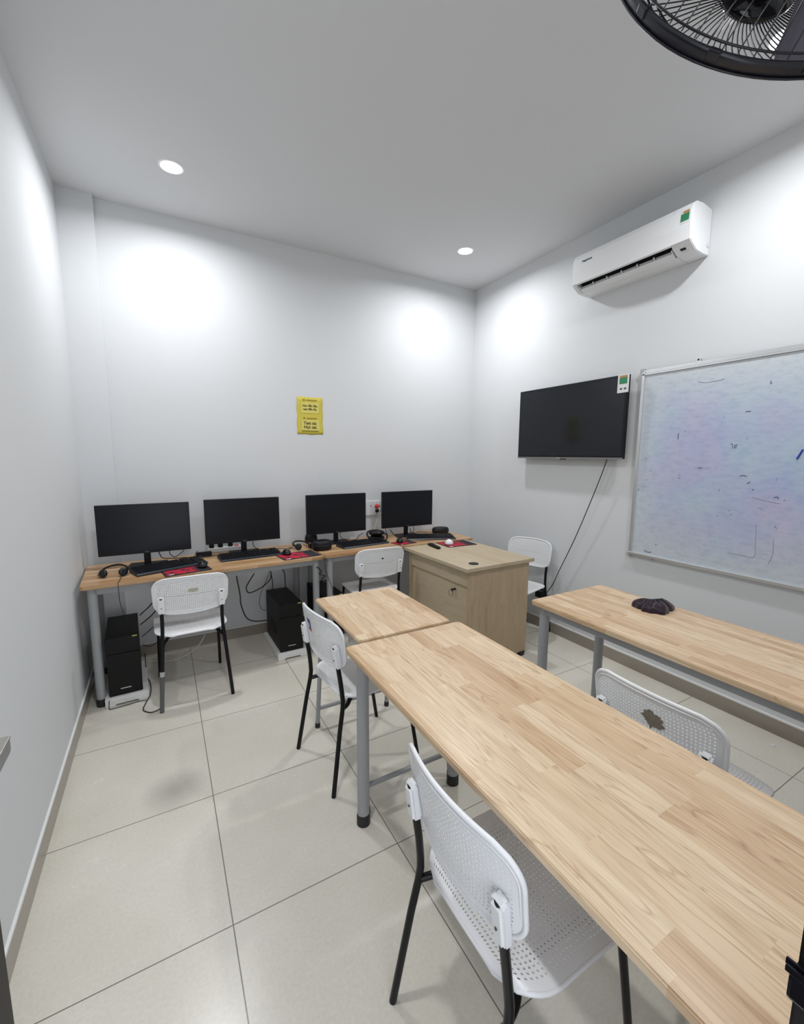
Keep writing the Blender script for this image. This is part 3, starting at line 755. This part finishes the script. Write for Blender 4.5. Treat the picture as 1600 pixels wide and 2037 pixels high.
cable('desk_cable', [(2.09, 3.49, .868), (2.10, 3.50, .82), (2.06, 3.53, z)], .0028, M['cord'], 'short black cable under the rightmost monitor', group=GD)
cable('desk_cable', [(2.20, 3.62, z), (2.24, 3.60, z+.004), (2.30, 3.56, z), (2.34, 3.53, z)], .0020, M['cord'], 'thin cord tail of the flat case on the right desk', 'cord', GD)
hc = MB().tube([h1.matrix_basis.inverted() @ q for q in smooth_path([(-.255, 3.145, ZT+.012), (-.258, 3.10, ZT+.008), (-.262, 3.03, ZT+.004), (-.266, 2.985, ZT-.005), (-.262, 2.99, .64), (-.240, 3.04, .53), (-.228, 3.09, .45), (-.215, 3.09, .4335)], 8)], .0018, 8).build('headset_cord', M['cord'], h1)
GU = 'black cables hanging under the left desk'
Yc = 3.55
for pts, r, lab in [
  ([(.474, Yc, .70), (.474, Yc, .60), (.497, Yc, .42), (.500, Yc, .34), (.537, Yc, .22), (.60, Yc, .175), (.692, Yc, .165), (.73, 3.552, .17)], .0045, 'black cable falling leftmost under the left desk to the tower'),
  ([(.64, Yc, .70), (.622, Yc, .60), (.56, Yc, .50), (.547, Yc, .46), (.565, Yc, .425), (.625, Yc, .435), (.70, Yc, .475), (.745, Yc, .53), (.74, Yc, .62), (.73, Yc, .70)], .0045, 'black cable hanging in a wide loop beside the tower'),
  ([(.76, 3.50, .70), (.83, 3.50, .60), (.848, 3.50, .55), (.850, 3.50, .4325)], .0040, 'black cable dropping onto the top of the tower'),
  ([(.73, 3.53, .70), (.738, 3.53, .62), (.75, 3.52, .50), (.748, 3.51, .4325)], .0035, 'black cable beside the loop, dropping onto the tower'),
  ([(.77, 3.54, .70), (.72, 3.545, .54), (.665, 3.55, .42), (.645, 3.55, .33), (.66, 3.55, .27), (.70, 3.553, .25)], .0022, 'thin black cord curving to the left side of the tower')]:
    cable('hanging_cable', pts, r, M['cord'], lab, group=GU)
GL = 'black cables behind the leftmost tower'
for pts, r, lab in [
  ([(-.195, 3.44, .41), (-.12, 3.47, .47), (-.06, 3.50, .56), (-.03, 3.52, .70)], .0042, 'uppermost black cable rising from the leftmost tower'),
  ([(-.195, 3.44, .34), (-.12, 3.47, .39), (-.06, 3.50, .46), (-.01, 3.52, .56), (.02, 3.53, .70)], .0042, 'second black cable rising from the leftmost tower'),
  ([(-.19, 3.44, .25), (-.10, 3.47, .31), (.0, 3.5, .38), (.10, 3.53, .50), (.13, 3.54, .70)], .0032, 'thin black cable rising low from the leftmost tower'),
  ([(-.19, 3.44, .19), (-.14, 3.46, .16), (-.05, 3.5, .20), (.03, 3.5, .25), (.06, 3.5, .30), (.02, 3.5, .31)], .0032, 'black cable sagging low to the right of the leftmost tower')]:
    cable('hanging_cable', pts, r, M['cord'], lab, group=GL)
cable('floor_cable', [(-.18, 3.44, .12), (-.172, 3.30, .02), (-.150, 3.20, .006), (-.146, 3.05, .006), (-.168, 2.95, .005), (-.182, 2.87, .005), (-.150, 2.82, .005), (-.115, 2.815, .005), (-.085, 2.83, .010)], .0030, M['cord'], 'thin black cable on the floor between the foam tray and the taped chair leg')
cable('floor_cable', [(-.360, 2.985, .052), (-.362, 2.975, .006), (-.345, 2.968, .005), (-.27, 2.975, .005), (-.21, 2.985, .005), (-.165, 2.965, .010)], .0024, M['cord'], 'thin black cable along the front of the left foam tray')
cable('floor_cable', [(-.16, 3.50, .030), (-.05, 3.48, .012), (.06, 3.50, .012), (.17, 3.56, .05), (.24, 3.62, .14), (.28, 3.66, .28)], .0034, M['wcord'], 'white cable curving over the floor under the left desk')
cable('desk_cable', [(1.035, 3.075, .775), (1.045, 3.05, .73), (1.055, 3.06, .66), (1.10, 3.08, .55), (1.125, 3.10, .47), (1.13, 3.18, .4325)], .0024, M['cord'], 'thin cord hanging down at the joint between the two desks', 'cord')
tag(MB().tube(smooth_path([(.985, 3.06, .705), (1.015, 3.05, .67), (1.005, 3.06, .645), (1.045, 3.05, .63), (1.02, 3.06, .60), (1.055, 3.06, .575)], 5), .006, 8).build('cable_bundle', M['cord']), 'small black tied cable bundle below the desk joint', 'cable')

# ------------------------------------------------------------------ television
tv = thing('television', 'black flat television hanging on the right wall beside the whiteboard', 'television', (XR, 2.40, 1.826))
X0 = -.088
MB().box(X0, X0+.030, -.511, .511, -.296, .288, .004).build('television_housing', M['black'], tv)
MB().box(X0+.03, X0+.062, -.38, .38, -.24, .18, .012).build('rear_cover', M['black'], tv)
MB().box(X0-.0012, X0+.001, -.497, .497, -.274, .272).build('screen', M['screen'], tv)
MB().box(X0+.060, -.001, -.16, .16, -.12, .12, .002).build('wall_mount', M['grey'], tv)
MB().box(X0-.003, X0+.006, -.511, .511, -.299, -.2875, .002).build('bottom_trim', M['lensm'], tv)
MB().box(X0-.004, X0+.01, -.02, .03, -.306, -.297, .002).build('sensor', M['blackg'], tv)
MB().box(X0-.0036, X0-.0028, .035, .075, -.296, -.291).build('logo_strip', M['silver'], tv)
lb = MB().box(X0-.0040, X0-.0016, -.520, -.437, .165, .292).build('energy_label', M['labelw'], tv)
MB().box(X0-.0048, X0-.0038, -.508, -.450, .225, .272).build('green_band', M['green'], lb)
MB().box(X0-.0049, X0-.0038, -.508, -.450, .268, .282).build('orange_band', M['orange'], lb)
MB().prism([(-.509, .192), (-.494, .200), (-.484, .192), (-.494, .184)], X0-.0048, X0-.0038, 'X').prism([(-.476, .192), (-.466, .200), (-.451, .192), (-.466, .184)], X0-.0048, X0-.0038, 'X').build('arrow_mark', M['darkink'], lb)
ad = thing('plug_adapter', 'black plug adapter in the right wall below the chair seat, fed by the television cable', 'adapter', (XR, 2.61, .325))
MB().box(-.004, 0, -.045, .045, -.04, .04, .001).build('socket_plate', M['whitep'], ad)
MB().box(-.075, -.004, -.032, .032, -.028, .030, .006).build('adapter_body', M['black'], ad)
cable('television_cable', [(2.885, 2.10, 1.59), (2.885, 2.05, 1.54), (2.880, 2.037, 1.50), (2.885, 2.14, 1.22), (2.893, 2.28, .88), (2.897, 2.42, .58), (2.895, 2.47, .46), (2.885, 2.525, .365), (2.868, 2.575, .325)], .0034, M['cord'], 'black cable hanging from the television down behind the corner chair')

# ------------------------------------------------------------------ whiteboard
wb = thing('whiteboard', 'large smudged whiteboard in an aluminium frame on the right wall', 'whiteboard', (XR, 1.015, 1.490))
hy, hz = .815, .640
MB().box(-.022, -.006, -hy+.01, hy-.01, -hz+.01, hz-.01).build('writing_surface', M['board'], wb)
fr = MB()
for k in range(3):
    fr.box(-.030+.003*k, -.004, -hy, hy, hz-.034+k*.012, hz-.024+k*.012, .0015)
fr.box(-.026, -.004, -hy, hy, hz-.034, hz+.0, .001)
fr.box(-.030, -.004, -hy, -hy+.022, -hz, hz, .002); fr.box(-.030, -.004, hy-.022, hy, -hz, hz, .002)
fr.box(-.034, -.004, -hy, hy, -hz, -hz+.022, .004)
fr.build('aluminium_frame', M['alu'], wb)
for sy in (-1, 1):
    for sz in (-1, 1): MB().box(-.032, -.003, sy*hy-.013, sy*hy+.013, sz*hz-.013, sz*hz+.013, .004).build('corner_cap', M['clear'], wb)
for y, z_, s in ((.470, hz, 1), (.650, -hz, -1), (-.5, hz, 1), (-.5, -hz, -1)):
    MB().box(-.016, 0, y-.012, y+.012, z_-.004, z_+s*.018 if s > 0 else z_+.004, .002).lathe([(0, -.004), (.006, -.004), (.008, 0), (0, .003)], 16, Matrix.Translation((-.012, y, z_+s*.012)) @ Matrix.Rotation(PI/2, 4, 'Y')).build('wall_clip', M['silver'], wb)
def ink(pts, r, m):
    b = MB(); P = smooth_path([(-.0235, y-1.015, z_-1.490) for y, z_ in pts], 5); b.tube(P, r, 6); return b
ink([(.933, 1.590), (.953, 1.540)], .0045, 0).build('blue_stroke', M['blueink'], wb)
k = MB()
def strokes(L_, r, m, nm):
    b = MB()
    for pts in L_: b.tube(smooth_path([(-.0225, y-1.015, z_-1.490) for y, z_ in pts], 4), r, 5)
    b.build(nm, m, wb)
strokes([[(1.262, 1.622), (1.256, 1.628), (1.250, 1.612), (1.252, 1.600)], [(1.240, 1.620), (1.232, 1.612), (1.236, 1.602), (1.243, 1.607), (1.238, 1.616), (1.226, 1.622)]], .0013, 0 or M['darkink'], 'handwritten_digits')
strokes([[(1.425, 1.480), (1.400, 1.482)], [(1.445, 1.482), (1.443, 1.482)], [(1.375, 1.484), (1.372, 1.484)], [(1.360, 1.483), (1.357, 1.483)], [(1.205, 1.805), (1.180, 1.806)], [(1.20, 1.44), (1.18, 1.445), (1.165, 1.438)], [(1.56, 1.70), (1.56, 1.66)], [(1.03, 1.33), (1.015, 1.335), (1.01, 1.325)], [(.985, 1.32), (.98, 1.32)], [(1.30, 1.35), (1.295, 1.353)], [(1.235, 1.235), (1.230, 1.235)], [(1.16, 1.40), (1.145, 1.41)], [(1.13, 1.37), (1.128, 1.362)], [(1.64, 1.88), (1.636, 1.878)], [(1.72, .90), (1.69, .89), (1.67, .897)]], .0018, M['darkink'], 'marker_specks')
strokes([[(1.475, 2.010), (1.43, 1.997), (1.38, 1.998), (1.33, 2.004)], [(1.13, 1.325), (1.06, 1.310), (1.0, 1.300)], [(1.10, 1.27), (1.07, 1.262)], [(1.095, 1.17), (1.088, 1.05), (1.09, .985), (1.16, .985), (1.22, .985)], [(1.01, 1.10), (1.005, 1.02), (1.02, .96)]], .0014, M['greyink'], 'wiped_lines')

# ------------------------------------------------------------------ air conditioner
ac = thing('air_conditioner', 'white split air conditioner high on the right wall above the television and board', 'air conditioner', (XR, 1.90, 2.875))
def Q(d, z_): return (-d, z_)
full = [Q(0, .125), Q(.10, .138), Q(.165, .132), Q(.195, .115), Q(.208, .085), Q(.212, .0), Q(.206, -.080), Q(.190, -.098), Q(.135, -.128), Q(.06, -.134), Q(0, -.132)]
notch = [Q(0, .125), Q(.10, .138), Q(.165, .132), Q(.195, .115), Q(.208, .085), Q(.212, .0), Q(.206, -.080), Q(.198, -.086), Q(.165, -.045), Q(.120, -.075), Q(.128, -.130), Q(.06, -.134), Q(0, -.132)]
MB().prism(full, -.408, -.298, 'Y', .004).prism(notch, -.298, .372, 'Y').prism(full, .372, .408, 'Y', .004).build('housing', M['whitep'], ac)
MB().prism([Q(.212, .0), Q(.2065, -.080), Q(.2095, -.080), Q(.2155, .0), Q(.2115, .085), Q(.208, .085)], -.404, .404, 'Y').build('front_panel', M['whitep'], ac)
MB().prism([Q(.194, -.084), Q(.166, -.052), Q(.124, -.080), Q(.127, -.100), Q(.150, -.072), Q(.168, -.064)], -.297, .371, 'Y').build('air_outlet', M['dark'], ac)
va = MB()
for i in range(6):
    ya = -.285+i*.109
    va.prism([Q(.142, -.122), Q(.144, -.117), Q(.170, -.099), Q(.169, -.104)], ya+.006, ya+.094, 'Y')
va.build('air_vanes', M['vane'], ac)
fl = MB().prism([Q(.133, -.132), Q(.130, -.127), Q(.163, -.108), Q(.166, -.113)], -.290, .365, 'Y')
for i in range(7): y_ = -.288+i*.1085; fl.prism([Q(.135, -.128), Q(.180, -.102), Q(.176, -.092), Q(.140, -.110)], y_-.003, y_+.003, 'Y')
fl.build('louver', M['whitep'], ac)
MB().prism([Q(.162, -.1135), Q(.176, -.1058), Q(.1768, -.1072), Q(.1628, -.1149)], -.366, -.336, 'Y').build('display', M['dark'], ac)
s_ = MB()
for i in range(4): s_.prism([Q(.150, -.1204), Q(.153, -.1188), Q(.1534, -.1195), Q(.1504, -.1211)], -.372+i*.010, -.368+i*.010, 'Y')
s_.build('indicator_marks', M['vane'], ac)
el = MB().prism([Q(.2160, .012), Q(.2125, .088), Q(.2110, .088), Q(.2145, .012)], -.398, -.345, 'Y').build('energy_label', M['labelw'], ac)
MB().prism([Q(.2170, .026), Q(.2145, .066), Q(.2125, .066), Q(.2150, .026)], -.394, -.349, 'Y').build('green_band', M['green'], el)
MB().prism([Q(.2145, .068), Q(.2135, .080), Q(.2115, .080), Q(.2125, .068)], -.394, -.360, 'Y').build('orange_band', M['orange'], el)
text_mesh('Nagakawa', .020, 'brand_lettering', M['darkink'], ac, (-.2142, .285, .058), (PI/2-R(3), 0, -PI/2), .0004, bold=.0003)
MB().tube([(-.02, -.409, -.075), (-.02, -.411, -.075)], .014, 16).build('side_knockout', M['whitepm'], ac)

# ------------------------------------------------------------------ poster
po = thing('paper_notice', 'yellow paper notice with Vietnamese words on the back wall', 'notice', (1.1565, YB, 1.880), 0)
pm = []
W2, H2 = .1145, .158
bm = bmesh.new(); nx, nz = 8, 12; g = {}
for j in range(nz+1):
    for i in range(nx+1):
        x = -W2+2*W2*i/nx+.002*math.sin(j*1.3); zz = -H2+2*H2*j/nz+.002*math.sin(i*1.1)*(j in (0, nz))
        g[i, j] = bm.verts.new((x, -.0022-.0012*math.sin(i*1.7+j*.8), zz))
for j in range(nz):
    for i in range(nx): bm.faces.new((g[i, j], g[i+1, j], g[i+1, j+1], g[i, j+1]))
sh = MB().bm(bm, smooth=True).build('paper_sheet', M['yellow'], po); sm = sh.modifiers.new('s', 'SOLIDIFY'); sm.thickness = .0006
for zc, nm in ((.075, 'upper_panel'), (-.073, 'lower_panel')):
    MB().prism(rrect(-.078, .082, zc-.052, zc+.040, .006), -.0045, -.0038, 'Y').build(nm, M['yellow2'], po)
rot = (PI/2, 0, 0)
text_mesh('Học đến đâu,', .0235, 'lettering', M['ink'], po, (.002, -.0052, .085), rot, .0003, bold=.0006)
text_mesh('test đến đó.', .0235, 'lettering', M['ink'], po, (.002, -.0052, .056), rot, .0003, bold=.0006)
text_mesh('Test sai.', .036, 'lettering', M['ink'], po, (.002, -.0052, -.062), rot, .0003, bold=.0008)
text_mesh('Học sai.', .036, 'lettering', M['ink'], po, (.002, -.0052, -.096), rot, .0003, bold=.0008)
for zc, nm in ((.134, 'top_emblem'), (-.020, 'lower_emblem')):
    MB().tube([(-.052, -.0052, zc), (-.052, -.0046, zc)], .009, 20).build(nm, M['ink2'], po)
    b = MB(); x = -.030
    for i in range(12):
        w_ = .0045+.0015*((i*7) % 3); b.box(x, x+w_, -.0052, -.0046, zc-.0045, zc+.0045); x += w_+.0018
    b.build('small_print', M['ink2'], po)
b = MB(); x = -.075
for i in range(24): w_ = .003+.0012*((i*5) % 3); b.box(x, x+w_, -.0052, -.0046, -.132, -.127); x += w_+.0020
b.build('footer_print', M['ink'], po)

# ------------------------------------------------------------------ plum cloth on the right table
bm = bmesh.new(); bmesh.ops.create_uvsphere(bm, u_segments=96, v_segments=48, radius=1)
from mathutils import noise
for v in bm.verts:
    p = v.co.copy(); a = math.atan2(p.y, p.x)
    fold = noise.noise(Vector((p.x*1.8, p.y*1.8, 3.1)))
    rid = abs(math.sin(2.6*a+2.5*p.x+1.5*fold+.8))**.6
    r2 = abs(math.sin(3.4*p.x-1.6*p.y+2.2*noise.noise(p*1.2)+.4))**.6
    rr = 1+.16*math.sin(3*a+.6)+.10*math.sin(5*a+2)+.06*math.sin(11*a)
    x = p.x*.088*rr; y = p.y*.062*rr
    z_ = max(p.z, -.05)
    zt = (max(z_, 0)**.8*.040)*(.35+.55*rid+.45*r2)+.010*fold*(z_ > .1)+.012*math.exp(-((p.x-.5)**2+(p.y-.4)**2)*9)+.010*math.exp(-((p.x+.6)**2+(p.y-.3)**2)*9)
    v.co = Vector((x, y, max(.0006, zt+.004*(z_ > -.04))))
o = MB().bm(bm, smooth=True).build('cleaning_cloth', M['cloth'], loc=(2.150, 1.190, ZT)); o.rotation_euler = (0, 0, R(-30))
tag(o, 'crumpled dark plum cloth lying on the table by the whiteboard', 'cloth')
bits = MB().prism(rrect(-.016, .016, -.010, .010, .006), 0, .003, 'Z', .001).build('paper_scrap', M['labelw'], loc=(2.80, .865, 0)); tag(bits, 'tiny white paper scrap on the floor by the right skirting', 'scrap')

# ------------------------------------------------------------------ wall fan (top right)
C0 = Vector((.759, .322, 2.232)); nrm = Vector((.55, .78, -.29)).normalized()
xa = nrm.cross(Vector((0, 0, 1))).normalized(); ya_ = nrm.cross(xa)
FM = Matrix((xa, ya_, nrm)).transposed().to_4x4(); FM.translation = C0
fan = thing('wall_fan', 'black caged wall fan tilted down at the top right of the room', 'fan', mtx=FM)
FR = .219
b = MB().lathe([(FR-.003, -.0045), (FR+.001, -.0035), (FR+.002, 0), (FR+.002, .011), (FR-.001, .014), (FR-.004, .011), (FR-.005, 0), (FR-.003, -.0045)], 96, cap=False)
for i in range(12):
    a = 2*PI*i/12; b.box(-.008, .008, FR-.003, FR+.004, -.006, .006, .002, Matrix.Rotation(a, 4, 'Z'))
b.build('rim_band', M['fang'], fan)
def dome(sign, depth, nw, name, swirl):
    b = MB()
    for i in range(nw):
        a0 = 2*PI*i/nw; pts = []
        for k in range(11):
            t = k/10; r = .052+(FR-.006-.052)*t
            zz = sign*(.012+depth*max(0, math.cos(t*PI/2))**.65) if t < 1 else sign*.003
            a = a0+swirl*(1-t)**1.2
            pts.append((r*math.cos(a), r*math.sin(a), zz))
        b.tube(pts, .00085, 5, cap=False)
    for r in ((.150, .163, .222) if sign > 0 else (.11, .17, .215)):
        t = (r-.052)/(FR-.006-.052); zz = sign*(.012+depth*max(0, math.cos(t*PI/2))**.65)
        b.tube([(r*math.cos(a), r*math.sin(a), zz-sign*.001) for a in [2*PI*i/72 for i in range(72)]], .0014, 6, closed=True)
    return b.build(name, M['fang'], fan)
dome(1, .050, 84, 'front_grille', .35); dome(-1, .062, 70, 'rear_grille', -.25)
MB().lathe([(0, .072), (.034, .071), (.050, .066), (.052, .056), (.0, .054)], 40).build('hub_badge', M['blackg'], fan)
MB().lathe([(0, .045), (.030, .043), (.036, .02), (.036, -.02), (0, -.022)], 32).build('blade_hub', M['blade'], fan)
for k in range(3):
    a0 = 2*PI*k/3+.9; vs = []; fs = []; NR, NA = 8, 10
    for i in range(NR+1):
        r = .033+(.205-.033)*i/NR; wd = .40+.62*math.sin(min(1, i/NR*1.15)*PI*.62)
        for j in range(NA+1):
            u = j/NA-.5; a = a0+u*wd*1.05+.35*i/NR
            vs.append((r*math.cos(a), r*math.sin(a), .032*u*(1.2-.5*i/NR)*2*.5+.004))
    for i in range(NR):
        for j in range(NA): q = i*(NA+1)+j; fs.append((q, q+1, q+NA+2, q+NA+1))
    o = MB().add(vs, fs, True).build('fan_blade', M['blade'], fan); s = o.modifiers.new('s', 'SOLIDIFY'); s.thickness = .002
MB().lathe([(0, -.060), (.050, -.062), (.055, -.072), (.055, -.115), (.040, -.135), (0, -.138)], 36).build('motor_housing', M['black'], fan)
inv = FM.inverted()
p0 = inv @ (C0-nrm*.135); p1 = inv @ Vector((.655, .150, 2.285)); p2 = inv @ Vector((.655, .095, 2.285))
MB().tube(smooth_path([p0, p1, p2], 6), .016, 14).build('support_arm', M['black'], fan)
mb = MB().box(.600, .710, YF, .100, 2.18, 2.38, .006); mb.v = [tuple(inv @ Vector(v)) for v in mb.v]
mb.build('wall_bracket', M['black'], fan)
